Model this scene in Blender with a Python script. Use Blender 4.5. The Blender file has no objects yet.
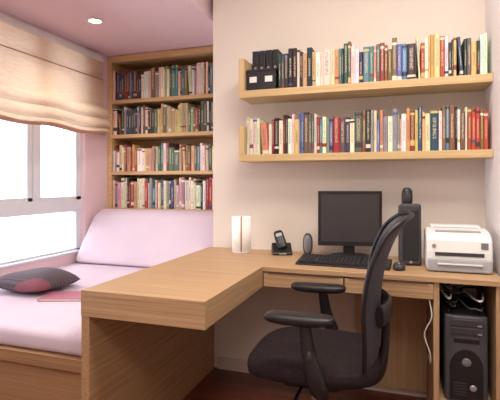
import bpy, bmesh, math, random
from mathutils import Vector, Matrix, Euler
random.seed(23)
scene = bpy.context.scene
COL = scene.collection
try:
    scene.view_settings.view_transform = 'Standard'
except Exception: pass

def lin(c):
    r=[]
    for v in c:
        v/=255.0
        r.append(v/12.92 if v<=0.04045 else ((v+0.055)/1.055)**2.4)
    return (r[0],r[1],r[2],1.0)

# ---------------- materials ----------------
def newmat(name):
    m=bpy.data.materials.new(name); m.use_nodes=True
    nt=m.node_tree; p=nt.nodes['Principled BSDF']
    return m,nt,p
def plain(name,c,rough=0.5,metal=0.0,var=0.06,scale=12,bump=0.0,spec=0.5):
    m,nt,p=newmat(name)
    tc=nt.nodes.new('ShaderNodeTexCoord'); nz=nt.nodes.new('ShaderNodeTexNoise')
    nz.inputs['Scale'].default_value=scale; nz.inputs['Detail'].default_value=4
    nt.links.new(tc.outputs['Object'],nz.inputs['Vector'])
    cr=nt.nodes.new('ShaderNodeValToRGB')
    l=lin(c)
    cr.color_ramp.elements[0].position=0.3; cr.color_ramp.elements[1].position=0.7
    cr.color_ramp.elements[0].color=tuple(max(0,x*(1-var)) for x in l[:3])+(1,)
    cr.color_ramp.elements[1].color=tuple(min(1,x*(1+var)) for x in l[:3])+(1,)
    nt.links.new(nz.outputs['Fac'],cr.inputs['Fac']); nt.links.new(cr.outputs['Color'],p.inputs['Base Color'])
    p.inputs['Roughness'].default_value=rough; p.inputs['Metallic'].default_value=metal
    p.inputs['Specular IOR Level'].default_value=spec
    if bump>0:
        bp=nt.nodes.new('ShaderNodeBump'); bp.inputs['Strength'].default_value=bump; bp.inputs['Distance'].default_value=0.002
        n2=nt.nodes.new('ShaderNodeTexNoise'); n2.inputs['Scale'].default_value=scale*15
        nt.links.new(tc.outputs['Object'],n2.inputs['Vector'])
        nt.links.new(n2.outputs['Fac'],bp.inputs['Height']); nt.links.new(bp.outputs['Normal'],p.inputs['Normal'])
    return m
def wood(name,c1,c2,axis='x',rough=0.5,fine=110):
    m,nt,p=newmat(name)
    tc=nt.nodes.new('ShaderNodeTexCoord'); mp=nt.nodes.new('ShaderNodeMapping')
    s=[fine,fine,fine]; s['xyz'.index(axis)]=1.2
    mp.inputs['Scale'].default_value=s
    nz=nt.nodes.new('ShaderNodeTexNoise'); nz.inputs['Scale'].default_value=1.6; nz.inputs['Detail'].default_value=5; nz.inputs['Distortion'].default_value=0.1
    nt.links.new(tc.outputs['Object'],mp.inputs['Vector']); nt.links.new(mp.outputs['Vector'],nz.inputs['Vector'])
    cr=nt.nodes.new('ShaderNodeValToRGB')
    cr.color_ramp.elements[0].position=0.32; cr.color_ramp.elements[1].position=0.68
    cr.color_ramp.elements[0].color=lin(c1); cr.color_ramp.elements[1].color=lin(c2)
    nt.links.new(nz.outputs['Fac'],cr.inputs['Fac']); nt.links.new(cr.outputs['Color'],p.inputs['Base Color'])
    p.inputs['Roughness'].default_value=rough; p.inputs['Specular IOR Level'].default_value=0.35
    return m
OAK1=(166,132,98); OAK2=(198,164,128)
oak_x=wood('oak_veneer_long',OAK1,OAK2,'x'); oak_y=wood('oak_veneer_deep',OAK1,OAK2,'y'); oak_z=wood('oak_veneer_upright',OAK1,OAK2,'z')
oak_shade_y=wood('oak_shaded_deep',(160,124,90),(190,154,116),'y')  # darker copy of the desk oak, under-desk shade put into the colour
bed_oak=wood('daybed_oak',(146,110,76),(172,134,98),'x')
shelf_oak=wood('shelf_oak',(194,164,120),(210,182,138),'x',fine=40)
case_oak=wood('bookcase_oak',(196,160,116),(214,180,136),'x',fine=40)
wall_m=plain('wall_paint',(221,210,201),0.85,var=0.012,scale=3,bump=0.1)
pink_m=plain('mauve_paint',(228,202,210),0.85,var=0.012,scale=3,bump=0.1)
ceil_m=plain('ceiling_paint',(238,232,228),0.85,var=0.01,scale=3)
white_frame=plain('window_white',(214,217,226),0.4,var=0.02)
black_pl=plain('black_plastic',(26,24,27),0.45,var=0.1)
dark_gray=plain('charcoal_plastic',(56,54,60),0.5,var=0.08)
mid_gray=plain('tower_grey',(76,74,81),0.4,var=0.05)
grey_pl=plain('grey_plastic',(120,118,124),0.4,var=0.05)
silver=plain('silver_plastic',(176,176,182),0.3,metal=0.5,var=0.03)
off_white=plain('ivory_plastic',(230,229,229),0.4,var=0.02)
print_grey=plain('printer_grey',(158,157,164),0.45,var=0.03)
paper=plain('paper',(232,224,205),0.8,var=0.05,scale=80)
lav=plain('lavender_fabric',(210,193,208),0.9,var=0.03,scale=6,bump=0.3)
key_m=plain('key_plastic',(48,47,52),0.5,var=0.1)
metal=plain('chrome',(190,190,195),0.2,metal=1.0,var=0.02)
seat_m=plain('seat_fabric',(42,33,36),0.95,var=0.3,scale=70,bump=0.7,spec=.2)
magenta=plain('magenta_cover',(168,100,122),0.6,var=0.08)
label_m=plain('label_white',(225,225,225),0.6,var=0.02)
red_wood=plain('cherry_wood',(176,124,92),0.4,var=0.1)

def floor_mat():
    m,nt,p=newmat('parquet_floor')
    tc=nt.nodes.new('ShaderNodeTexCoord'); br=nt.nodes.new('ShaderNodeTexBrick')
    br.inputs['Scale'].default_value=1.0
    br.inputs['Color1'].default_value=lin((142,74,54)); br.inputs['Color2'].default_value=lin((112,56,42)); br.inputs['Mortar'].default_value=lin((50,24,18))
    br.inputs['Mortar Size'].default_value=0.002; br.inputs['Brick Width'].default_value=0.6; br.inputs['Row Height'].default_value=0.08
    nt.links.new(tc.outputs['Object'],br.inputs['Vector'])
    mp=nt.nodes.new('ShaderNodeMapping'); mp.inputs['Scale'].default_value=(2,50,1)
    nz=nt.nodes.new('ShaderNodeTexNoise'); nz.inputs['Scale'].default_value=2
    nt.links.new(tc.outputs['Object'],mp.inputs['Vector']); nt.links.new(mp.outputs['Vector'],nz.inputs['Vector'])
    mx=nt.nodes.new('ShaderNodeMix'); mx.data_type='RGBA'; mx.blend_type='MULTIPLY'; mx.inputs[0].default_value=0.5
    nt.links.new(br.outputs['Color'],mx.inputs[6]); nt.links.new(nz.outputs['Color'],mx.inputs[7])
    nt.links.new(mx.outputs[2],p.inputs['Base Color']); p.inputs['Roughness'].default_value=0.28
    return m
floor_m=floor_mat()

def shade_mat():
    m,nt,p=newmat('roman_shade_fabric')
    out=nt.nodes['Material Output']
    tc=nt.nodes.new('ShaderNodeTexCoord'); mp=nt.nodes.new('ShaderNodeMapping'); mp.inputs['Scale'].default_value=(4,14,150)
    nz=nt.nodes.new('ShaderNodeTexNoise'); nz.inputs['Scale'].default_value=1.2; nz.inputs['Detail'].default_value=4
    nt.links.new(tc.outputs['Object'],mp.inputs['Vector']); nt.links.new(mp.outputs['Vector'],nz.inputs['Vector'])
    cr=nt.nodes.new('ShaderNodeValToRGB'); cr.color_ramp.elements[0].position=.3; cr.color_ramp.elements[1].position=.7
    cr.color_ramp.elements[0].color=lin((212,186,162)); cr.color_ramp.elements[1].color=lin((226,204,182))
    nt.links.new(nz.outputs['Fac'],cr.inputs['Fac']); nt.links.new(cr.outputs['Color'],p.inputs['Base Color'])
    p.inputs['Roughness'].default_value=0.9; p.inputs['Specular IOR Level'].default_value=.1
    tr=nt.nodes.new('ShaderNodeBsdfTranslucent'); nt.links.new(cr.outputs['Color'],tr.inputs['Color'])
    mx=nt.nodes.new('ShaderNodeMixShader'); mx.inputs[0].default_value=0.2
    nt.links.new(p.outputs[0],mx.inputs[1]); nt.links.new(tr.outputs[0],mx.inputs[2]); nt.links.new(mx.outputs[0],out.inputs['Surface'])
    return m
shade_m=shade_mat()
trim_m=plain('shade_trim',(192,144,122),0.9,var=0.08)
def glass_mat():
    m,nt,p=newmat('window_glass'); out=nt.nodes['Material Output']
    t=nt.nodes.new('ShaderNodeBsdfTransparent'); g=nt.nodes.new('ShaderNodeBsdfGlossy'); g.inputs['Roughness'].default_value=0.02
    fr=nt.nodes.new('ShaderNodeFresnel'); fr.inputs['IOR'].default_value=1.2
    mx=nt.nodes.new('ShaderNodeMixShader'); nt.links.new(fr.outputs[0],mx.inputs[0])
    nt.links.new(t.outputs[0],mx.inputs[1]); nt.links.new(g.outputs[0],mx.inputs[2]); nt.links.new(mx.outputs[0],out.inputs['Surface'])
    return m
glass_m=glass_mat()
def mesh_mat():
    m,nt,p=newmat('chair_mesh'); out=nt.nodes['Material Output']
    tc=nt.nodes.new('ShaderNodeTexCoord'); ck=nt.nodes.new('ShaderNodeTexChecker'); ck.inputs['Scale'].default_value=300
    nt.links.new(tc.outputs['Object'],ck.inputs['Vector'])
    p.inputs['Base Color'].default_value=lin((66,66,78)); p.inputs['Roughness'].default_value=0.7
    t=nt.nodes.new('ShaderNodeBsdfTransparent'); mx=nt.nodes.new('ShaderNodeMixShader')
    mt=nt.nodes.new('ShaderNodeMath'); mt.operation='MULTIPLY'; mt.inputs[1].default_value=0.25
    nt.links.new(ck.outputs['Fac'],mt.inputs[0]); nt.links.new(mt.outputs[0],mx.inputs[0])
    nt.links.new(p.outputs[0],mx.inputs[1]); nt.links.new(t.outputs[0],mx.inputs[2]); nt.links.new(mx.outputs[0],out.inputs['Surface'])
    return m
chair_mesh=mesh_mat()
def emis(name,c,s):
    m,nt,p=newmat(name)
    p.inputs['Base Color'].default_value=lin(c); p.inputs['Emission Color'].default_value=lin(c); p.inputs['Emission Strength'].default_value=s
    return m
lamp_paper=emis('lamp_paper',(240,236,230),.22)
def pillow_mat():
    m,nt,p=newmat('striped_pillow_fabric')
    tc=nt.nodes.new('ShaderNodeTexCoord'); w=nt.nodes.new('ShaderNodeTexWave'); w.inputs['Scale'].default_value=16; w.inputs['Distortion'].default_value=2.5
    w.bands_direction='Y'
    nt.links.new(tc.outputs['Object'],w.inputs['Vector'])
    cr=nt.nodes.new('ShaderNodeValToRGB'); cr.color_ramp.elements[0].color=lin((76,66,76)); cr.color_ramp.elements[1].color=lin((98,86,96))
    nt.links.new(w.outputs['Fac'],cr.inputs['Fac'])
    sp=nt.nodes.new('ShaderNodeSeparateXYZ'); nt.links.new(tc.outputs['Object'],sp.inputs[0])
    sb=nt.nodes.new('ShaderNodeMath'); sb.operation='MULTIPLY_ADD'; sb.inputs[1].default_value=-.6
    nt.links.new(sp.outputs['X'],sb.inputs[0]); nt.links.new(sp.outputs['Y'],sb.inputs[2])
    gt=nt.nodes.new('ShaderNodeMath'); gt.operation='LESS_THAN'; gt.inputs[1].default_value=-0.175
    nt.links.new(sb.outputs[0],gt.inputs[0])
    mx=nt.nodes.new('ShaderNodeMix'); mx.data_type='RGBA'
    nt.links.new(gt.outputs[0],mx.inputs[0]); nt.links.new(cr.outputs['Color'],mx.inputs[6]); mx.inputs[7].default_value=lin((132,80,92))
    nt.links.new(mx.outputs[2],p.inputs['Base Color']); p.inputs['Roughness'].default_value=.9
    return m
pillow_m=pillow_mat()

def book_mat():
    m,nt,p=newmat('book_cover'); L=nt.links; N=nt.nodes
    oi=N.new('ShaderNodeObjectInfo'); tc=N.new('ShaderNodeTexCoord'); sp=N.new('ShaderNodeSeparateXYZ'); L.new(tc.outputs['Generated'],sp.inputs[0])
    def mth(op,a,b=None,c=None):
        n=N.new('ShaderNodeMath'); n.operation=op
        for i,v in enumerate([a,b,c]):
            if v is None: continue
            if isinstance(v,(int,float)): n.inputs[i].default_value=v
            else: L.new(v,n.inputs[i])
        return n.outputs[0]
    z=sp.outputs['Z']; x=sp.outputs['X']; R=oi.outputs['Random']
    cb=N.new('ShaderNodeCombineXYZ'); L.new(mth('MULTIPLY',x,5.0),cb.inputs[0]); L.new(mth('MULTIPLY',z,80.0),cb.inputs[2]); L.new(mth('MULTIPLY',R,97.0),cb.inputs[1])
    nz=N.new('ShaderNodeTexNoise'); nz.inputs['Scale'].default_value=1.0; nz.inputs['Detail'].default_value=1; L.new(cb.outputs[0],nz.inputs['Vector'])
    t=mth('GREATER_THAN',nz.outputs['Fac'],0.48)
    zx=mth('COMPARE',x,0.5,0.2); zz=mth('COMPARE',z,mth('ADD',0.48,mth('MULTIPLY',R,0.15)),mth('ADD',0.2,mth('MULTIPLY',R,0.14)))
    title=mth('MULTIPLY',mth('MULTIPLY',t,0.55),mth('MULTIPLY',zx,zz))
    bw=N.new('ShaderNodeRGBToBW'); L.new(oi.outputs['Color'],bw.inputs[0])
    dark=mth('LESS_THAN',bw.outputs[0],0.25)
    r2=mth('FRACT',mth('MULTIPLY',R,13.7)); r3=mth('FRACT',mth('MULTIPLY',R,71.3)); r4=mth('FRACT',mth('MULTIPLY',R,37.9)); r5=mth('FRACT',mth('MULTIPLY',R,53.1))
    dc=N.new('ShaderNodeValToRGB'); L.new(r5,dc.inputs['Fac']); dc.color_ramp.interpolation='CONSTANT'
    el=dc.color_ramp.elements; el[0].color=lin((80,60,60)); el[1].position=.45; el[1].color=lin((60,70,110)); q=el.new(.75); q.color=lin((150,60,50))
    tcol=N.new('ShaderNodeMix'); tcol.data_type='RGBA'; L.new(dark,tcol.inputs[0]); L.new(dc.outputs[0],tcol.inputs[6]); tcol.inputs[7].default_value=lin((222,208,176))
    band=mth('MULTIPLY',mth('GREATER_THAN',r2,0.6),mth('COMPARE',z,mth('ADD',0.06,mth('MULTIPLY',r3,0.2)),mth('ADD',.02,mth('MULTIPLY',r5,.05))))
    band2=mth('MULTIPLY',mth('GREATER_THAN',r5,0.7),mth('COMPARE',z,mth('ADD',0.86,mth('MULTIPLY',r3,0.1)),0.03))
    bd=mth('MAXIMUM',band,band2)
    bc=N.new('ShaderNodeValToRGB'); L.new(r4,bc.inputs['Fac']); bc.color_ramp.interpolation='CONSTANT'
    el=bc.color_ramp.elements; el[0].color=lin((226,216,196)); el[1].position=.35; el[1].color=lin((60,54,62))
    for ps,c in ((.55,(150,60,54)),(.7,(70,90,126)),(.85,(208,180,112))):
        q=el.new(ps); q.color=lin(c)
    m1=N.new('ShaderNodeMix'); m1.data_type='RGBA'; L.new(bd,m1.inputs[0]); L.new(oi.outputs['Color'],m1.inputs[6]); L.new(bc.outputs[0],m1.inputs[7])
    m2=N.new('ShaderNodeMix'); m2.data_type='RGBA'; L.new(title,m2.inputs[0]); L.new(m1.outputs[2],m2.inputs[6]); L.new(tcol.outputs[2],m2.inputs[7])
    L.new(m2.outputs[2],p.inputs['Base Color']); p.inputs['Roughness'].default_value=.5
    return m
book_m=book_mat()

# ---------------- builder ----------------
class B:
    def __init__(s,mats): s.bm=bmesh.new(); s.mats=mats if isinstance(mats,list) else [mats]
    def box(s,a,b,mi=0,rot=None,piv=None,taper=None):
        vs=[]
        for z in (a[2],b[2]):
            for x,y in ((a[0],a[1]),(b[0],a[1]),(b[0],b[1]),(a[0],b[1])):
                v=Vector((x,y,z))
                if rot is not None:
                    pv=Vector(piv) if piv else (Vector(a)+Vector(b))/2
                    v=rot@(v-pv)+pv
                vs.append(s.bm.verts.new(v))
        for f in ((3,2,1,0),(4,5,6,7),(0,1,5,4),(1,2,6,5),(2,3,7,6),(3,0,4,7)):
            fc=s.bm.faces.new([vs[i] for i in f]); fc.material_index=mi
        return s
    def prism(s,pts,lo,hi,axis='x',mi=0):
        def mk(p,t):
            if axis=='x': return (t,p[0],p[1])
            if axis=='y': return (p[0],t,p[1])
            return (p[0],p[1],t)
        A=[s.bm.verts.new(mk(p,lo)) for p in pts]; C=[s.bm.verts.new(mk(p,hi)) for p in pts]
        n=len(pts)
        fs=[s.bm.faces.new(A),s.bm.faces.new(C[::-1])]
        for i in range(n): fs.append(s.bm.faces.new([A[i],C[i],C[(i+1)%n],A[(i+1)%n]]))
        for f in fs: f.material_index=mi
        return s
    def cyl(s,c,r,h,axis='z',seg=24,mi=0,r2=None,smooth=True):
        r2=r if r2 is None else r2
        def mk(a,rr,t):
            u,v=rr*math.cos(a),rr*math.sin(a)
            if axis=='z': return (c[0]+u,c[1]+v,c[2]+t)
            if axis=='y': return (c[0]+u,c[1]+t,c[2]+v)
            return (c[0]+t,c[1]+u,c[2]+v)
        A=[s.bm.verts.new(mk(2*math.pi*i/seg,r,0)) for i in range(seg)]
        C=[s.bm.verts.new(mk(2*math.pi*i/seg,r2,h)) for i in range(seg)]
        s.bm.faces.new(A[::-1]).material_index=mi; s.bm.faces.new(C).material_index=mi
        for i in range(seg):
            f=s.bm.faces.new([A[i],A[(i+1)%seg],C[(i+1)%seg],C[i]]); f.material_index=mi; f.smooth=smooth
        return s
    def sell(s,c,r,e1=1.0,e2=1.0,nu=32,nv=14,mi=0,rot=None,fn=None):
        def sp(v,e): return math.copysign(abs(v)**e,v)
        rings=[]
        for j in range(1,nv):
            ph=-math.pi/2+math.pi*j/nv; ring=[]
            for i in range(nu):
                th=2*math.pi*i/nu
                v=Vector((r[0]*sp(math.cos(ph),e1)*sp(math.cos(th),e2), r[1]*sp(math.cos(ph),e1)*sp(math.sin(th),e2), r[2]*sp(math.sin(ph),e1)))
                if fn: v=fn(v)
                if rot is not None: v=rot@v
                ring.append(s.bm.verts.new(v+Vector(c)))
            rings.append(ring)
        def pole(sg):
            v=Vector((0,0,sg*r[2]))
            if fn: v=fn(v)
            if rot is not None: v=rot@v
            return s.bm.verts.new(v+Vector(c))
        b=pole(-1);t=pole(1)
        for i in range(nu):
            k=(i+1)%nu
            f=s.bm.faces.new([b,rings[0][k],rings[0][i]]);f.smooth=True;f.material_index=mi
            f=s.bm.faces.new([t,rings[-1][i],rings[-1][k]]);f.smooth=True;f.material_index=mi
            for j in range(len(rings)-1):
                f=s.bm.faces.new([rings[j][i],rings[j][k],rings[j+1][k],rings[j+1][i]]);f.smooth=True;f.material_index=mi
        return s
    def tube(s,pts,r,seg=10,mi=0,closed=False,sub=6,flat=1.0,up=None):
        P=[Vector(p) for p in pts]; R=r if isinstance(r,(list,tuple)) else [r]*len(P)
        n=len(P); Q=[];RR=[]
        rng=n if closed else n-1
        for i in range(rng):
            p1=P[i];p2=P[(i+1)%n]
            p0=P[i-1] if (i>0 or closed) else p1+(p1-p2)
            p3=P[(i+2)%n] if (i+2<n or closed) else p2+(p2-p1)
            for k in range(sub):
                t=k/sub
                Q.append(0.5*((2*p1)+(p2-p0)*t+(2*p0-5*p1+4*p2-p3)*t*t+(3*p1-p0-3*p2+p3)*t**3))
                RR.append(R[i]*(1-t)+R[(i+1)%n]*t)
        if not closed: Q.append(P[-1]);RR.append(R[-1])
        m=len(Q); rings=[]
        nrm=Vector(up) if up else None
        for i in range(m):
            a=Q[i-1] if (i>0 or closed) else Q[i]; b=Q[(i+1)%m] if (i+1<m or closed) else Q[i]
            tg=(b-a).normalized()
            if nrm is None:
                nrm=Vector((0,0,1)) if abs(tg.z)<.9 else Vector((1,0,0))
            base=Vector(up) if up else nrm
            nn=(base-tg*base.dot(tg))
            if nn.length<1e-4: nn=tg.orthogonal()
            nn.normalize()
            if not up: nrm=nn
            bn=tg.cross(nn)
            rings.append([s.bm.verts.new(Q[i]+nn*RR[i]*flat*math.cos(2*math.pi*k/seg)+bn*RR[i]*math.sin(2*math.pi*k/seg)) for k in range(seg)])
        for i in range(m if closed else m-1):
            A=rings[i];C=rings[(i+1)%m]
            for k in range(seg):
                f=s.bm.faces.new([A[k],A[(k+1)%seg],C[(k+1)%seg],C[k]]);f.smooth=True;f.material_index=mi
        if not closed:
            s.bm.faces.new(rings[0][::-1]).material_index=mi; s.bm.faces.new(rings[-1]).material_index=mi
        return s
    def done(s,name,parent=None,bevel=0,bseg=2,origin=None,label=None,category=None,group=None,kind=None,subsurf=0,solid=0,recalc=True):
        if recalc: bmesh.ops.recalc_face_normals(s.bm,faces=s.bm.faces)
        if origin is not None:
            for v in s.bm.verts: v.co-=Vector(origin)
        me=bpy.data.meshes.new(name); s.bm.to_mesh(me); s.bm.free()
        for m in s.mats: me.materials.append(m)
        o=bpy.data.objects.new(name,me); COL.objects.link(o)
        if origin is not None: o.location=origin
        if parent: o.parent=parent
        if solid:
            md=o.modifiers.new('Solid','SOLIDIFY'); md.thickness=solid; md.offset=0
        if bevel:
            md=o.modifiers.new('Bevel','BEVEL'); md.width=bevel; md.segments=bseg; md.limit_method='ANGLE'; md.angle_limit=math.radians(40)
        if subsurf:
            md=o.modifiers.new('Sub','SUBSURF'); md.levels=subsurf; md.render_levels=subsurf
        if label: o['label']=label
        if category: o['category']=category
        if group: o['group']=group
        if kind: o['kind']=kind
        return o
def empty(name,loc,rz=0,label=None,category=None,group=None):
    e=bpy.data.objects.new(name,None); e.empty_display_size=.1; COL.objects.link(e); e.location=loc; e.rotation_euler=(0,0,rz)
    if label: e['label']=label
    if category: e['category']=category
    if group: e['group']=group
    return e
def bx(name,a,b,mat,**k):
    if 'origin' not in k and not k.get('parent'): k['origin']=((a[0]+b[0])/2,(a[1]+b[1])/2,a[2])
    return B(mat).box(a,b).done(name,**k)

# ---------------- room shell ----------------
S='structure'
XL=-2.30; YB=0.55
bx('floor',(-2.5,-4.2,-.1),(2.2,1.0,0),floor_m,kind=S)
bx('ceiling',(-2.5,-4.2,2.62),(2.2,1.0,2.72),ceil_m,kind=S)
bx('wall_back',(-1.107,0,0),(2.2,.9,2.62),wall_m,kind=S)
bx('wall_alcove',(-2.5,.84,0),(-1.107,1.0,2.62),pink_m,kind=S)
bx('wall_right',(2.2,-4.2,0),(2.3,1.0,2.62),wall_m,kind=S)
bx('wall_front',(-2.5,-4.3,0),(2.3,-4.2,2.62),wall_m,kind=S)
bx('wall_side',(.415,-.62,0),(.60,0,2.62),plain('side_wall_lit',(236,230,232),.8,var=.01),kind=S)  # paler than the other walls: brighter light is put into its colour
wy0,wy1,wz0,wz1=-1.9,.277,.63,2.16
w=B(pink_m); X0,X1=-2.45,XL
w.box((X0,-4.2,0),(X1,1.0,wz0)); w.box((X0,-4.2,wz1),(X1,1.0,2.62)); w.box((X0,-4.2,wz0),(X1,wy0,wz1)); w.box((X0,wy1,wz0),(X1,1.0,wz1))
w.done('wall_left',kind=S)
bx('trim_1',(XL,-4.2,2.2),(-1.15,.84,2.62),pink_m,kind=S)
bx('baseboard_back',(-1.07,-.014,0),(-.24,0,.07),plain('baseboard_paint',(204,188,182),.6),kind=S)
w=B([white_frame,glass_m]); xo,xi=-2.40,-2.34
def fr(y0,z0,y1,z1,dx=0): w.box((xo-dx,y0,z0),(xi+dx,y1,z1))
fr(wy0,wz0,wy1,wz0+.025); fr(wy0,wz1-.05,wy1,wz1); fr(wy0,wz0,wy0+.05,wz1); fr(wy1-.05,wz0,wy1,wz1)
fr(wy0,.935,wy1,1.025,.012)
for yc in (-.165,-1.0):
    fr(yc-.034,1.02,yc+.034,wz1,.008)
    fr(yc-.075,1.02,yc-.034,wz1); 
fr(wy0,1.02,wy1,1.05)
w.box((-2.372,wy0+.04,wz0+.02),(-2.368,wy1-.04,wz1-.04),mi=1)
w.done('window_1',kind=S,bevel=.003)
bx('trim_2',(-2.44,wy0,wz0-.001),(-2.29,wy1,wz0+.012),white_frame,kind=S)

# exterior
def building(x,y,wd,dp,h0,h1,c,rz,cw=(108,110,116)):
    mw=plain('facade',c,.9,var=.05,scale=.5,spec=.1); mwn=plain('facade_window',cw,.6,spec=.1)
    b=B([mw,mwn]); b.box((-wd/2,-dp/2,h0),(wd/2,dp/2,h1))
    n=int((h1-h0)/3)
    for k in range(n):
        z=h0+3*k+1
        m=int(wd/2.2)
        for j in range(m):
            xx=-wd/2+1.1+2.2*j
            b.box((xx-.6,-dp/2-.05,z),(xx+.6,-dp/2,z+1.4),mi=1)
    o=b.done('building',label='pale apartment block seen through the window',category='building'); o.location=(x,y,0); o.rotation_euler=(0,0,rz)
building(-52,32,9,8,-14,6,(132,132,134),math.radians(60),(118,120,125))
bx('ground',(-120,-80,-5),(-12,140,-4),plain('outdoor_ground',(215,215,212),.9),kind=S)

# roman shade
def shade():
    X=-2.262; y0,y1=-1.85,.44
    b=B([shade_m,trim_m])
    prof=[(X,2.13),(X+.003,2.08),(X+.004,2.03),(X+.002,1.975),(X+.014,1.968),(X+.012,1.92),(X+.010,1.86),(X+.006,1.80),(X+.004,1.762),
          (X+.020,1.755),(X+.046,1.735),(X+.056,1.705),(X+.046,1.680),(X+.020,1.668),(X+.048,1.655),(X+.066,1.628),(X+.058,1.600),(X+.026,1.588),(X+.054,1.576),(X+.066,1.553),(X+.03,1.532)]
    n=90; rows=[]
    for j in range(n+1):
        y=y0+(y1-y0)*j/n
        row=[]
        sw=math.sin(j/n*math.pi*4)**2
        for k,(px,pz) in enumerate(prof):
            q=min(1,max(0,(1.98-pz)/.40))
            wr=.5*math.sin(j*.23+k*.7)+.5*math.sin(j*.37-k*.5)
            row.append(b.bm.verts.new((px+.006*wr*q, y, pz-.014*sw*q+.002*math.sin(j*.31+k)*q)))
        rows.append(row)
    for j in range(n):
        for k in range(len(prof)-1):
            f=b.bm.faces.new([rows[j][k],rows[j+1][k],rows[j+1][k+1],rows[j][k+1]]); f.smooth=True
            f.material_index=1 if k in (len(prof)-2,) else 0
    e=empty('roman_shade',(0,0,0),label='golden tan woven roman shade gathered over the window',category='window blind')
    b.done('shade_fabric',parent=e)
    B(off_white).box((X-.025,y0,2.12),(X+.01,y1,2.165)).done('headrail',parent=e,bevel=.004)
    b=B(trim_m)
    b.box((X+.004,y0,1.970),(X+.018,y1,1.975)); b.done('fabric_seam',parent=e)
shade()

# downlight
e=empty('ceiling_downlight',(-1.861,-.167,2.2),label='small round recessed downlight in mauve soffit',category='light')
b=B(off_white)
pts=[(.045*math.cos(a),.045*math.sin(a),-.004) for a in [i*math.pi/8 for i in range(16)]]
b.tube(pts,.008,closed=True,sub=2); b.done('trim_ring',parent=e)
B(emis('downlight_glow',(255,232,200),14)).cyl((0,0,-.006),.036,.004).done('lamp_lens',parent=e)

# ---------------- bookcase ----------------
def bookcase():
    x0,x1=-2.298,-1.115; y0,y1=YB,.835
    e=empty('bookcase',((x0+x1)/2,(y0+y1)/2,0),label='built-in light oak bookcase with four open tiers',category='bookcase')
    ox,oy=e.location.x,e.location.y
    def bb(name,a,b_,m=case_oak):
        B(m).box((a[0]-ox,a[1]-oy,a[2]),(b_[0]-ox,b_[1]-oy,b_[2])).done(name,parent=e,bevel=.002)
    bb('side_panel',(x0,y0,.0),(x0+.04,y1,2.195)); bb('side_panel',(x1-.03,y0,0),(x1,y1,2.195))
    bb('back_panel',(x0+.04,y1-.012,.9),(x1-.03,y1,2.15),wood('case_back',(188,150,108),(206,168,126),'z'))
    bb('top_board',(x0+.04,y0,2.145),(x1-.03,y1,2.195))
    for z in (1.832,1.547,1.245,.945): bb('shelf_board',(x0+.04,y0,z-.028),(x1-.03,y1-.013,z))
    bb('base_cabinet',(x0+.04,y0+.02,0),(x1-.03,y1,.91))
bookcase()

# ---------------- books ----------------
NAMES={'red':(166,62,54),'dark red':(122,48,50),'orange':(208,146,98),'yellow':(218,196,132),'cream':(226,214,190),'white':(232,228,222),
'black':(44,42,48),'navy blue':(56,68,102),'blue':(92,118,160),'teal':(84,128,134),'green':(86,114,90),'dark green':(50,74,62),'brown':(124,92,72),'tan':(192,164,132),'pink':(212,166,170),'purple':(110,88,122),'grey':(150,148,150),'dark grey':(86,84,90)}
def book_mesh(w,d,h):
    b=B([book_m,paper]); c=min(.0025,w*.15)
    hw=w/2
    b.prism([(-hw,0.004),(-hw*.6,0),(hw*.6,0),(hw,0.004),(hw,d),(hw-c,d),(hw-c,.008),(-hw+c,.008),(-hw+c,d),(-hw,d)],0,h,axis='z',mi=0)
    b.box((-hw+c,.0085,.003),(hw-c,d-.004,h-.004),mi=1)
    return b
def add_book(xc,yf,z,w,d,h,cn,group,tilt=0,kindn='book'):
    o=book_mesh(w,d,h).done(kindn)
    o.location=(xc,yf,z)
    o.rotation_euler=(0,tilt,0)
    c=[max(0,min(255,v+random.randint(-16,16))) for v in NAMES[cn]]
    o.color=lin(c)
    o['label']='%s %s standing upright with printed spine'%(cn,'paperback book' if h<.2 else 'hardback book')
    o['category']='book'; o['group']=group
def pick(seg,f):
    for lim,cs in seg:
        if f<=lim: return random.choice(cs)
def row(xa,xb,yf,z,hr,wr,dr,seg,group,leanp=.03):
    x=xa; run=0; rh=0; rc=None
    while True:
        if run<=0 and random.random()<.12: run=random.randint(2,3); rh=random.uniform(*hr); rc=None
        w=random.uniform(*wr)
        if random.random()<.16: w*=1.6
        if random.random()<.22: w*=.7
        h=random.uniform(*hr)
        if random.random()<.2: h*=.88
        d=random.uniform(*dr)
        f=(x-xa)/(xb-xa)
        cn=pick(seg,min(f,1))
        if run>0:
            h=rh+random.uniform(-.001,.001); run-=1
            if rc is None: rc=cn
            elif random.random()<.5: cn=rc
        tilt=0; extra=0
        if random.random()<leanp:
            tilt=-math.radians(random.uniform(3,5)); extra=h*math.sin(-tilt)
        if x+w+extra>xb: break
        if tilt: 
            add_book(x+extra+w/2+.001,yf+random.uniform(0,.008),z+.0005+w/2*math.sin(-tilt),w,d,h,cn,group,tilt)
            x+=w+extra+.002
        else:
            add_book(x+w/2,yf+random.uniform(0,.009),z+.0005,w,d,h,cn,group)
            x+=w+random.uniform(.0002,.0007)
mixd=['black','navy blue','dark green','dark red','brown','white','cream','dark grey','teal','green','tan','tan']

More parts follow.
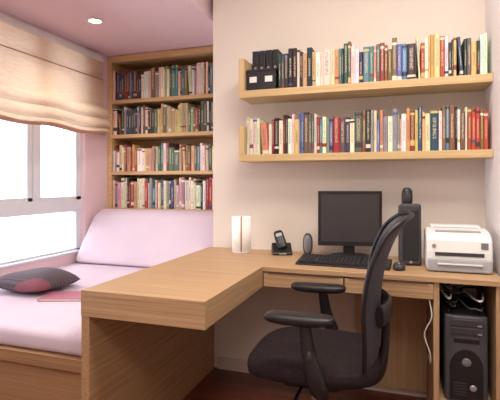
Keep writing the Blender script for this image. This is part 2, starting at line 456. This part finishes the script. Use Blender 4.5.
def wshelf(zb,zt,zu,lab):
    e=empty('wall_shelf',(-.855,-.11,zb),label=lab,category='shelf')
    B(shelf_oak).box((.0,-.11,0),(1.268,.108,zt-zb)).done('shelf_board',parent=e,bevel=.0015)
    B(wood('shelf_oak_end',(194,164,120),(210,182,138),'z',fine=40)).box((0,-.11,zt-zb),(.032,.108,zu-zb)).done('end_panel',parent=e,bevel=.0015)
wshelf(1.626,1.665,1.845,'light oak floating shelf with upright end, holding dark books and files')
wshelf(1.270,1.308,1.468,'light oak floating shelf with upright end, below another shelf')
WR=(.012,.026)
row(-.82,.408,-.195,1.308,(.182,.225),WR,(.12,.16),
    [(.07,['yellow','cream','tan','orange']),(.2,['cream','white','tan','dark red','black','navy blue']),(.42,['orange','white','tan','cream','green','yellow','grey','brown','red','blue']),(.55,['black','dark green','dark red','white','brown','dark grey','navy blue']),(.72,['dark red','tan','blue','white','cream','grey','orange']),(.88,['blue','navy blue','white','yellow','cream','black','brown']),(1.1,['red','dark red','white','tan','red','brown'])],'books on the lower wall shelf')
row(-.634,.408,-.195,1.665,(.182,.225),WR,(.12,.16),
    [(.12,['black','dark green','dark grey','white','black']),(.3,['cream','white','tan','dark red','black','brown','teal','orange']),(.5,mixd),(.68,['black','white','orange','brown','dark red','green','blue']),(.82,['white','tan','cream','orange','yellow','red','brown']),(1.1,['black','dark grey','navy blue','white','yellow','dark grey','black'])],'books on the upper wall shelf')
bm_=plain('binder_black',(34,33,40),.5,var=.1)
for i in range(4):
    x0=-.815+i*.040
    e=empty('ring_binder',(x0+.019,-.085,1.6655),label='tall black ring binder standing behind a card box',category='binder',group='black binders on the wall shelf')
    hb=.250
    B(bm_).box((-.0185,-.018,0),(.0185,.08,hb)).done('cover',parent=e,bevel=.003)
    B(metal).cyl((0,-.0195,.15),.008,.0015,axis='y',seg=14).done('finger_ring',parent=e)
e=empty('file_box',(-.732,-.155,1.6655),label='low black card file box with white labels',category='box')
B(bm_).box((-.084,-.045,0),(.084,.045,.104)).box((-.086,-.047,.104),(.086,.047,.118)).done('body',parent=e,bevel=.002)
for xx in (-.066,.024): B(label_m).box((xx,-.0465,.045),(xx+.042,-.0455,.077)).done('paper_label',parent=e)
xa,xb=-2.255,-1.30
CR=(.014,.028)
row(xa,xb,.56,1.832,(.21,.262),CR,(.16,.2),[(1.1,['white','cream','black','tan','navy blue','dark red','brown','tan','grey','teal','white','cream'])],'books on the top bookcase tier',.03)
row(xa,xb,.56,1.547,(.19,.235),CR,(.16,.2),[(.4,['navy blue','grey','black','brown','dark green','white','cream']),(.8,['red','tan','black','blue','green','yellow','white','tan']),(1.1,['black','white','dark grey','tan','cream'])],'books on the second bookcase tier')
row(xa,xb,.56,1.245,(.18,.225),CR,(.16,.2),[(.4,['cream','white','tan','orange','white','yellow','red']),(1.1,['white','tan','cream','yellow','grey','green','brown','teal'])],'books on the third bookcase tier')
row(xa,xb,.56,.945,(.20,.250),CR,(.16,.2),[(1.1,['white','navy blue','pink','red','blue','cream','white','tan','black','grey','cream'])],'books on the lowest bookcase tier')

# ---------------- daybed ----------------
e=empty('daybed',(-1.71,-.3,0),label='built-in oak daybed with lavender mattress under the window',category='daybed')
ox,oy=-1.71,-.3
def db(name,a,b_,m,bev=.002,seg=2): return B(m).box((a[0]-ox,a[1]-oy,a[2]),(b_[0]-ox,b_[1]-oy,b_[2])).done(name,parent=e,bevel=bev,bseg=seg)
BX1=-1.136
db('base_panel',(-2.295,-1.14,0),(BX1,.545,.42),bed_oak)
db('top_rail',(-2.295,-1.16,.425),(BX1,.545,.475),bed_oak)
mt=db('mattress',(-2.29,-1.15,.476),(BX1-.002,.53,.56),lav,.028,5)
b=B(lav); prof=[(.10,.563),(.52,.563),(.54,.93),(.43,.945),(.34,.90)]
b.prism([(p[0]-oy,p[1]) for p in prof],-2.288-ox,-1.14-ox,axis='x')
bk=b.done('back_cushion',parent=e,bevel=.05,bseg=6)
for f in bk.data.polygons: f.use_smooth=True
for f in mt.data.polygons: f.use_smooth=True

def pillow(loc,rz,sx,sy,h):
    b=B(pillow_m); n=18
    def pt(i,j,sg):
        u=-1+2*i/n; v=-1+2*j/n
        f=((1-abs(u)**3)*(1-abs(v)**3))**.5
        k=1-.08*(u*u)*(v*v)
        z=sg*h*f
        if sg<0: z*=.45
        z+=.006*math.sin(3*u+2*v)*f
        return (sx*u*k, sy*v*k, z+h*.46)
    top=[[b.bm.verts.new(pt(i,j,1)) for j in range(n+1)] for i in range(n+1)]
    bot=[[top[i][j] if i in(0,n) or j in(0,n) else b.bm.verts.new(pt(i,j,-1)) for j in range(n+1)] for i in range(n+1)]
    for i in range(n):
        for j in range(n):
            f=b.bm.faces.new([top[i][j],top[i+1][j],top[i+1][j+1],top[i][j+1]]); f.smooth=True
            try:
                f=b.bm.faces.new([bot[i][j+1],bot[i+1][j+1],bot[i+1][j],bot[i][j]]); f.smooth=True
            except ValueError: pass
    o=b.done('pillow',label='dark plum-grey striped throw pillow with muted red corner',category='pillow')
    o.location=loc; o.rotation_euler=(0,0,rz)
pillow((-1.91,-.60,.570),math.radians(-4),.185,.165,.066)
b=B([magenta,paper]); b.box((-.11,-.08,0),(.11,.08,.002)); b.box((-.108,-.078,.002),(.108,.078,.010),mi=1); b.box((-.11,-.08,.010),(.11,.08,.012)); b.box((-.112,-.08,0),(-.11,.08,.012))
o=b.done('magazine',label='magenta magazine lying on the lavender mattress',category='magazine'); o.location=(-1.63,-.69,.5615); o.rotation_euler=(0,0,math.radians(20))

# ---------------- desk ----------------
DX0,DX1=-1.130,.405; RY=-1.185; MX=-.622; MY=-.524
e=empty('desk',(-.6,-.3,0),label='L-shaped oak veneer desk with thick edge and drawers',category='desk')
ox,oy=-.6,-.3
def dk(name,a,b_,m,bev=.0015,par=None): return B(m).box((a[0]-ox,a[1]-oy,a[2]),(b_[0]-ox,b_[1]-oy,b_[2])).done(name,parent=par or e,bevel=bev)
b=B(oak_x); b.prism([(DX0-ox,RY-oy),(MX-ox,RY-oy),(MX-ox,MY-oy),(DX1-ox,MY-oy),(DX1-ox,-.001-oy),(DX0-ox,-.001-oy)],.728,.75,axis='z')
b.done('worktop',parent=e,bevel=.0015)
dk('apron',(DX0,RY,.653),(MX,RY+.022,.7278),oak_x); dk('apron',(MX-.022,RY+.0225,.653),(MX,MY-.0,.7278),oak_y)
dk('apron',(DX0,RY+.0225,.653),(DX0+.02,-.01,.7278),oak_y)
dk('underside_panel',(DX0+.021,RY+.023,.653),(MX-.023,MY,.668),oak_shade_y)
dk('side_panel',(DX0,RY+.003,0),(DX0+.035,-.01,.6525),oak_shade_y)
dk('divider_panel',(.135,MY+.01,0),(.158,-.02,.727),oak_z)
dk('end_panel',(.372,MY+.01,0),(.400,-.02,.727),oak_z)
dk('back_panel',(-.23,-.05,.05),(.134,-.03,.727),oak_z)
for (a,c) in ((MX+.004,-.243),(-.237,.134)):
    dr=dk('drawer',(a,MY+.004,.655),(c,-.08,.720),oak_x)
    dk('pull_groove_shade',(a+.02,MY-.001,.7205),(c-.02,MY+.02,.7255),plain('groove_shade',(90,60,40),.6))  # dark strip along the pull groove, the recess shade painted as colour
dk('support_shelf',(.159,MY+.03,.20),(.371,-.03,.22),oak_x)

# ---------------- desk items ----------------
DZ=.7508
e=empty('table_lamp',(-.868,-.14,DZ),rz=math.radians(18),label='small white paper cylinder lamp with slim cherry wood rods',category='lamp')
B(off_white).cyl((0,0,0),.054,.010).done('base',parent=e,bevel=.003)
b=B(lamp_paper)
for s0,s1 in ((94,266),(-86,86)):
    n=16; ra=[]
    for i in range(n+1):
        a=math.radians(s0+(s1-s0)*i/n); 
        ra.append([b.bm.verts.new((.054*math.cos(a),.054*math.sin(a),z)) for z in (.012,.205)])
    for i in range(n):
        f=b.bm.faces.new([ra[i][0],ra[i+1][0],ra[i+1][1],ra[i][1]]); f.smooth=True
b.done('lamp_shade',parent=e,solid=.002)
B(red_wood).cyl((.0,-.054,.0105),.0032,.194,seg=8).done('rod',parent=e)
B(red_wood).cyl((.0,.054,.0105),.0032,.194,seg=8).done('rod',parent=e)
B(label_m).cyl((0,0,.0105),.016,.05).sell((0,0,.1),(.026,.026,.042)).done('light_bulb',parent=e)

# cordless phone
e=empty('cordless_phone',(-.632,-.125,DZ),rz=math.radians(20),label='black cordless phone leaning in its charging cradle',category='phone')
B(black_pl).prism([(-.06,0),(.055,0),(.055,.040),(.02,.062),(-.005,.046),(-.035,.026),(-.06,.014)],-.055,.055,axis='x').done('cradle',parent=e,bevel=.007,bseg=3)
rot=Euler((math.radians(-38),math.radians(-16),0)).to_matrix()
b=B([black_pl,silver,grey_pl]); hc=(-.008,.004,.078); b.sell(hc,(.028,.018,.058),.4,.6,rot=rot)
b.box((-.025,-.016,.092),(.009,-.0125,.112),mi=1,rot=rot,piv=hc)
for r in range(4):
    for c in range(3): b.box((-.021+c*.011,-.017,.046+r*.011),(-.014+c*.011,-.013,.052+r*.011),mi=2,rot=rot,piv=hc)
b.done('handset',parent=e)
B(silver).box((-.02,-.062,.006),(.02,-.0595,.012)).done('charge_light',parent=e)

def small_speaker(loc,rz):
    e=empty('computer_speaker',loc,rz=rz,label='small oval grey desktop speaker beside monitor',category='speaker')
    B(dark_gray).cyl((0,0,0),.03,.010).done('foot',parent=e,bevel=.003)
    B(dark_gray).sell((0,.008,.066),(.027,.030,.060),.8,.9).done('housing',parent=e)
    B(grey_pl).sell((0,-.010,.068),(.021,.018,.05),.8,.9).done('grille',parent=e)
small_speaker((-.475,-.17,DZ),math.radians(10))

# monitor
e=empty('monitor',(-.252,-.17,DZ),rz=math.radians(12),label='black flat-panel monitor with dark screen on desk',category='monitor')
b=B(black_pl); b.sell((0,.0,.0125),(.10,.08,.012),.4,.8); b.done('base',parent=e)
B(black_pl).prism([(.01,.015),(.05,.015),(.045,.15),(.02,.15)],-.028,.028,axis='x').done('stand',parent=e,bevel=.004)
b=B(black_pl); zb,zt=.070,.357; wv=.164
b.box((-wv,-.012,zb),(wv,.020,zt)); b.box((-.12,.02,zb+.04),(.12,.042,zt-.05))
b.done('housing',parent=e,bevel=.005,bseg=3)
b=B(black_pl)
for a,c in (((-wv,-.018,zb),(wv,-.012,zb+.024)),((-wv,-.018,zt-.014),(wv,-.012,zt)),((-wv,-.018,zb+.024),(-wv+.014,-.012,zt-.014)),((wv-.014,-.018,zb+.024),(wv,-.012,zt-.014))): b.box(a,c)
b.done('bezel',parent=e,bevel=.001)
B(plain('screen_dark',(62,58,62),.3,var=.03)).box((-wv+.014,-.0145,zb+.024),(wv-.014,-.0122,zt-.014)).done('screen',parent=e)
B(silver).cyl((wv-.03,-.0195,zb+.012),.005,.0015,axis='y',seg=14).done('power_button',parent=e)

# keyboard
e=empty('keyboard',(-.262,-.345,DZ),rz=math.radians(-2),label='black full-size computer keyboard in front of monitor',category='keyboard')
B(black_pl).prism([(-.085,0),(.085,0),(.085,.026),(.075,.028),(-.07,.012),(-.085,.008)],-.222,.222,axis='x').done('case',parent=e,bevel=.003)
b=B(key_m)
for r in range(6):
    y=-.062+r*.0225+(.004 if r==5 else 0); z=.013+(y+.07)*.11
    x=-.211
    while x<.2:
        w_=.0165
        if r==0 and abs(x+.12)<.01: w_=.10
        if abs(x-.085)<.009 or abs(x-.148)<.009: x+=.008
        if x+w_>.213: break
        b.box((x,y-.008,z),(x+w_,y+.008,z+.007)); x+=w_+.0032
b.done('keys',parent=e)
e=empty('computer_mouse',(-.004,-.385,DZ),label='small dark computer mouse on desk',category='mouse')
B(dark_gray).sell((0,0,.012),(.028,.05,.020),.8,.8,fn=lambda v:Vector((v.x,v.y,max(v.z,-.0118)))).done('shell',parent=e)
B(silver).cyl((-.003,-.025,.029),.006,.006,axis='x',seg=12).done('scroll_wheel',parent=e)

# large right speaker
e=empty('computer_speaker',(.045,-.22,DZ),rz=math.radians(5),label='tall charcoal speaker tower with rounded head on desk',category='speaker')
b=B(dark_gray); b.prism([(-.06,0),(.05,0),(.06,.29),(-.04,.30)],-.050,.050,axis='x'); b.done('cabinet',parent=e,bevel=.014,bseg=4)
B(black_pl).prism([(-.064,.03),(-.056,.03),(-.038,.27),(-.046,.27)],-.036,.036,axis='x').done('speaker_grille',parent=e,bevel=.003)
b=B(black_pl); b.sell((-.012,.0,.325),(.026,.026,.052),.6,.8); b.done('satellite_head',parent=e)
B(dark_gray).sell((-.012,-.021,.33),(.015,.008,.03)).done('head_grille',parent=e)
B(silver).cyl((0,-.0625,.018),.006,.006,axis='y',seg=12).done('volume_knob',parent=e)

# printer
e=empty('laser_printer',(.250,-.245,DZ),label='compact off-white laser printer with grey lower tray',category='printer')
b=B(off_white)
b.prism([(-.130,.0),(.12,.0),(.125,.14),(.115,.170),(.06,.182),(.0,.186),(-.06,.180),(-.105,.166),(-.130,.140),(-.139,.09),(-.139,.05)],-.136,.136,axis='x'); o=b.done('body',parent=e,bevel=.016,bseg=5)
B(off_white).box((-.112,.03,.176),(.112,.105,.196)).done('top_cover',parent=e,bevel=.008,bseg=3)
B(print_grey).prism([(-.085,.172),(.02,.1845),(.02,.1875),(-.085,.1775)],-.095,.095,axis='x').done('output_recess',parent=e,bevel=.001)
B(dark_gray).box((-.100,-.1425,.072),(.100,-.137,.088)).done('paper_slot',parent=e,bevel=.001)
B(print_grey).prism([(-.155,.004),(-.128,.004),(-.128,.064),(-.147,.058)],-.130,.130,axis='x').done('paper_tray',parent=e,bevel=.007,bseg=3)
B(label_m).box((-.09,-.162,.036),(.09,-.13,.041)).done('paper_sheets',parent=e)
B(grey_pl).box((.088,-.1415,.108),(.116,-.132,.134)).done('control_panel',parent=e,bevel=.001)
B(silver).cyl((-.104,-.1405,.115),.009,.008,axis='y',seg=16).done('emblem',parent=e)

# PC tower
e=empty('computer_tower',(.265,-.30,.2205),label='charcoal computer tower with drive bays and curved front',category='computer')
B(dark_gray).box((-.083,-.16,0),(.083,.22,.362)).done('case',parent=e,bevel=.004)
b=B(mid_gray); b.prism([(-.086,-.16),(-.081,-.180),(-.05,-.192),(.05,-.192),(.081,-.180),(.086,-.16)],0.002,.367,axis='z'); b.done('front_bezel',parent=e,bevel=.008,bseg=4)
for z in (.290,.325): 
    B(dark_gray).box((-.064,-.196,z),(.064,-.190,z+.028)).done('drive_bay',parent=e,bevel=.002)
    B(silver).box((.042,-.1985,z+.004),(.058,-.195,z+.010)).done('eject_button',parent=e)
B(black_pl).box((-.05,-.195,.255),(.05,-.190,.275)).done('floppy_slot',parent=e,bevel=.002)
b=B(black_pl); arch=[(-.064,.015),(.064,.015)]+[(.064*math.cos(math.radians(t)),.15+.08*math.sin(math.radians(t))) for t in range(0,181,15)]
b.prism(arch,-.197,-.190,axis='y'); b.done('lower_panel',parent=e,bevel=.002)
B(grey_pl).sell((0,-.197,.175),(.018,.004,.018)).done('power_button',parent=e)
B(silver).sell((.025,-.197,.07),(.013,.003,.013)).done('emblem',parent=e)
b=B(dark_gray)
for k in range(5): b.box((-.05,-.1985,.035+.012*k),(.0,-.196,.040+.012*k))
b.done('vent',parent=e)

# cables
def cable(pts,r,m,lab):
    b=B(m); b.tube(pts,r,seg=8,sub=8); b.done('cable',label=lab,category='cable',group='cables under the desk')
rnd=random.Random(5)
for k in range(9):
    m=[black_pl,grey_pl,black_pl,dark_gray,off_white,black_pl][k%6]
    nm=['black','grey','black','charcoal','white','black'][k%6]
    z0=.598+.0142*k; pts=[]
    for t in range(8):
        pts.append((.172+.185*(t/7 if k%2 else 1-t/7), -.48+.24*rnd.random() if 0<t<7 else -.25, z0+rnd.uniform(-.002,.002)))
    cable(pts,.0037 if k%2 else .0045,m,nm+' cable tangled above the computer tower')
cable([(.118,-.50,.652),(.128,-.515,.58),(.100,-.50,.50),(.122,-.505,.42),(.127,-.46,.36),(.127,-.3,.34)],.0025,off_white,'thin white cable hanging beside the desk panel')

# ---------------- office chair ----------------
ch=empty('office_chair',(-.306,-.875,0),rz=math.radians(182),label='black mesh ergonomic office chair with armrests',category='chair')
def seatfn(v):
    r=Vector(v)
    if r.x>.12: r.z-=1.35*(r.x-.12)**2
    if r.z>0: r.z-= .012*(1-(r.x/.24)**2)*(1-(r.y/.24)**2)
    return r
B(seat_m).sell((.0,0,.502),(.240,.236,.038),.45,.6,nu=48,nv=16,fn=seatfn).done('seat',parent=ch)
B(black_pl).sell((-.01,0,.460),(.17,.17,.020),.5,.6,nu=32).done('seat_shell',parent=ch)
prof=[(-.212,.46),(-.228,.51),(-.238,.57),(-.240,.65),(-.240,.73),(-.246,.80),(-.259,.87),(-.280,.93),(-.308,.985),(-.345,1.038)]
hw=[.14,.175,.20,.212,.22,.222,.218,.21,.195,.165]
def bp(k,v):
    x,z=prof[k]; h=hw[k]
    return (x+.052*(abs(v)**2.2)*(h/.22), h*v, z+(.0 if k not in(0,) else .012*abs(v)**2)-(.016*abs(v)**3 if k==len(prof)-1 else 0))
b=B(chair_mesh); n=16
g=[[b.bm.verts.new(bp(k,-1+2*j/n)) for j in range(n+1)] for k in range(len(prof))]
for k in range(len(prof)-1):
    for j in range(n):
        f=b.bm.faces.new([g[k][j],g[k][j+1],g[k+1][j+1],g[k+1][j]]); f.smooth=True
b.done('back_mesh',parent=ch,subsurf=1)
loop=[bp(k,-1) for k in range(len(prof))]+[bp(len(prof)-1,v) for v in (-.5,0,.5)]+[bp(k,1) for k in range(len(prof)-1,-1,-1)]+[bp(0,v) for v in (.5,0,-.5)]
b=B(black_pl); b.tube(loop,.009,closed=True,sub=4,seg=10); b.done('back_frame',parent=ch)
b=B(black_pl); b.tube([(-.236,-.14,.70),(-.260,-.07,.70),(-.268,0,.70),(-.260,.07,.70),(-.236,.14,.70)],.014,flat=2.8,up=(0,0,1)); b.done('lumbar_support',parent=ch)
b=B(black_pl); b.tube([(-.05,0,.432),(-.18,0,.425),(-.232,0,.46),(-.254,0,.56),(-.260,0,.72)],[.028,.028,.022,.016,.013]); b.done('back_support',parent=ch)
for s in (1,-1):
    a=B(black_pl); a.sell((.0,0,0),(.118,.040,.018),.6,.55,nu=36,fn=lambda v:Vector((v.x,v.y,v.z+.25*v.x*v.x)))
    arm=empty('armrest',(0,0,0)); arm.parent=ch
    pd=a.done('arm_pad',parent=arm); pd.location=(.02,s*.228,.698)
    b=B(black_pl); b.tube([(-.0,s*.230,.682),(-.012,s*.238,.60),(-.035,s*.246,.52),(-.05,s*.24,.465),(-.045,s*.20,.438),(-.02,s*.10,.432)],[.019,.024,.030,.029,.024,.022],flat=.5,up=(0,1,0) ) 
    b.done('arm_post',parent=arm)
    B(dark_gray).sell((-.018,s*.252,.585),(.010,.006,.018)).done('height_button',parent=arm)
B(black_pl).box((-.10,-.075,.395),(.11,.075,.44)).done('tilt_mechanism',parent=ch,bevel=.012,bseg=3)
b=B(black_pl); b.tube([(.03,.05,.412),(.04,.16,.408),(.04,.21,.402)],.006); b.sell((.04,.23,.402),(.012,.03,.007)); b.done('height_lever',parent=ch)
B(black_pl).cyl((0,0,.13),.028,.14).done('column_cover',parent=ch)
B(metal).cyl((0,0,.27),.016,.126).done('gas_lift',parent=ch)
b=B(black_pl); b.cyl((0,0,.075),.045,.06)
for k in range(5):
    a=math.radians(72*k+20); c,s_=math.cos(a),math.sin(a)
    b.tube([(.03*c,.03*s_,.11),(.16*c,.16*s_,.095),(.29*c,.29*s_,.075)],[.026,.022,.016])
b.done('star_base',parent=ch,bevel=.002)
for k in range(5):
    a=math.radians(72*k+20); c,s_=math.cos(a),math.sin(a)
    cas=empty('caster',(.29*c,.29*s_,0),rz=a+.6); cas.parent=ch
    for yy in (.006,-.022): B(black_pl).cyl((0,yy,.026),.026,.016,axis='y').done('wheel',parent=cas,bevel=.003)
    B(dark_gray).sell((.0,0,.04),(.022,.010,.018)).cyl((0,0,.045),.006,.025,seg=10).done('caster_housing',parent=cas)

# ---------------- lights / world ----------------
w=bpy.data.worlds.new('World'); scene.world=w; w.use_nodes=True
nt=w.node_tree; bg=nt.nodes['Background']
tc=nt.nodes.new('ShaderNodeTexCoord'); sp=nt.nodes.new('ShaderNodeSeparateXYZ'); cr=nt.nodes.new('ShaderNodeValToRGB')
cr.color_ramp.elements[0].position=.0; cr.color_ramp.elements[0].color=(.95,.95,1,1); cr.color_ramp.elements[1].position=.6; cr.color_ramp.elements[1].color=(.88,.92,1,1)
nt.links.new(tc.outputs['Generated'],sp.inputs[0]); nt.links.new(sp.outputs['Z'],cr.inputs['Fac']); nt.links.new(cr.outputs['Color'],bg.inputs['Color'])
bg.inputs['Strength'].default_value=6.3
def area(name,loc,size,power,c,rot=(0,0,0)):
    l=bpy.data.lights.new(name,'AREA'); l.shape='RECTANGLE'; l.size=size[0]; l.size_y=size[1]; l.energy=power; l.color=c
    o=bpy.data.objects.new(name,l); o.location=loc; o.rotation_euler=rot; COL.objects.link(o)
area('ceiling_lamp',(.0,-1.3,2.6),(1.0,.7),41,(1,.92,.81))
area('ceiling_lamp',(.0,-3.2,2.6),(1.6,1.0),46,(1,.92,.81))
sl=bpy.data.lights.new('downlight_spot','SPOT'); sl.energy=18; sl.spot_size=math.radians(130); sl.spot_blend=.6; sl.color=(1,.90,.78); sl.shadow_soft_size=.04
o=bpy.data.objects.new('downlight_spot',sl); o.location=(-1.861,-.167,2.18); COL.objects.link(o)

# ---------------- camera ----------------
cd=bpy.data.cameras.new('camera'); cd.sensor_width=36; cd.lens=443/500*36; cd.shift_y=-17/500; cd.clip_start=.05; cd.clip_end=500
co=bpy.data.objects.new('camera',cd); co.location=(0,-2.55,1.15); co.rotation_euler=(math.radians(90),0,math.atan2(150,443)); COL.objects.link(co)
scene.camera=co
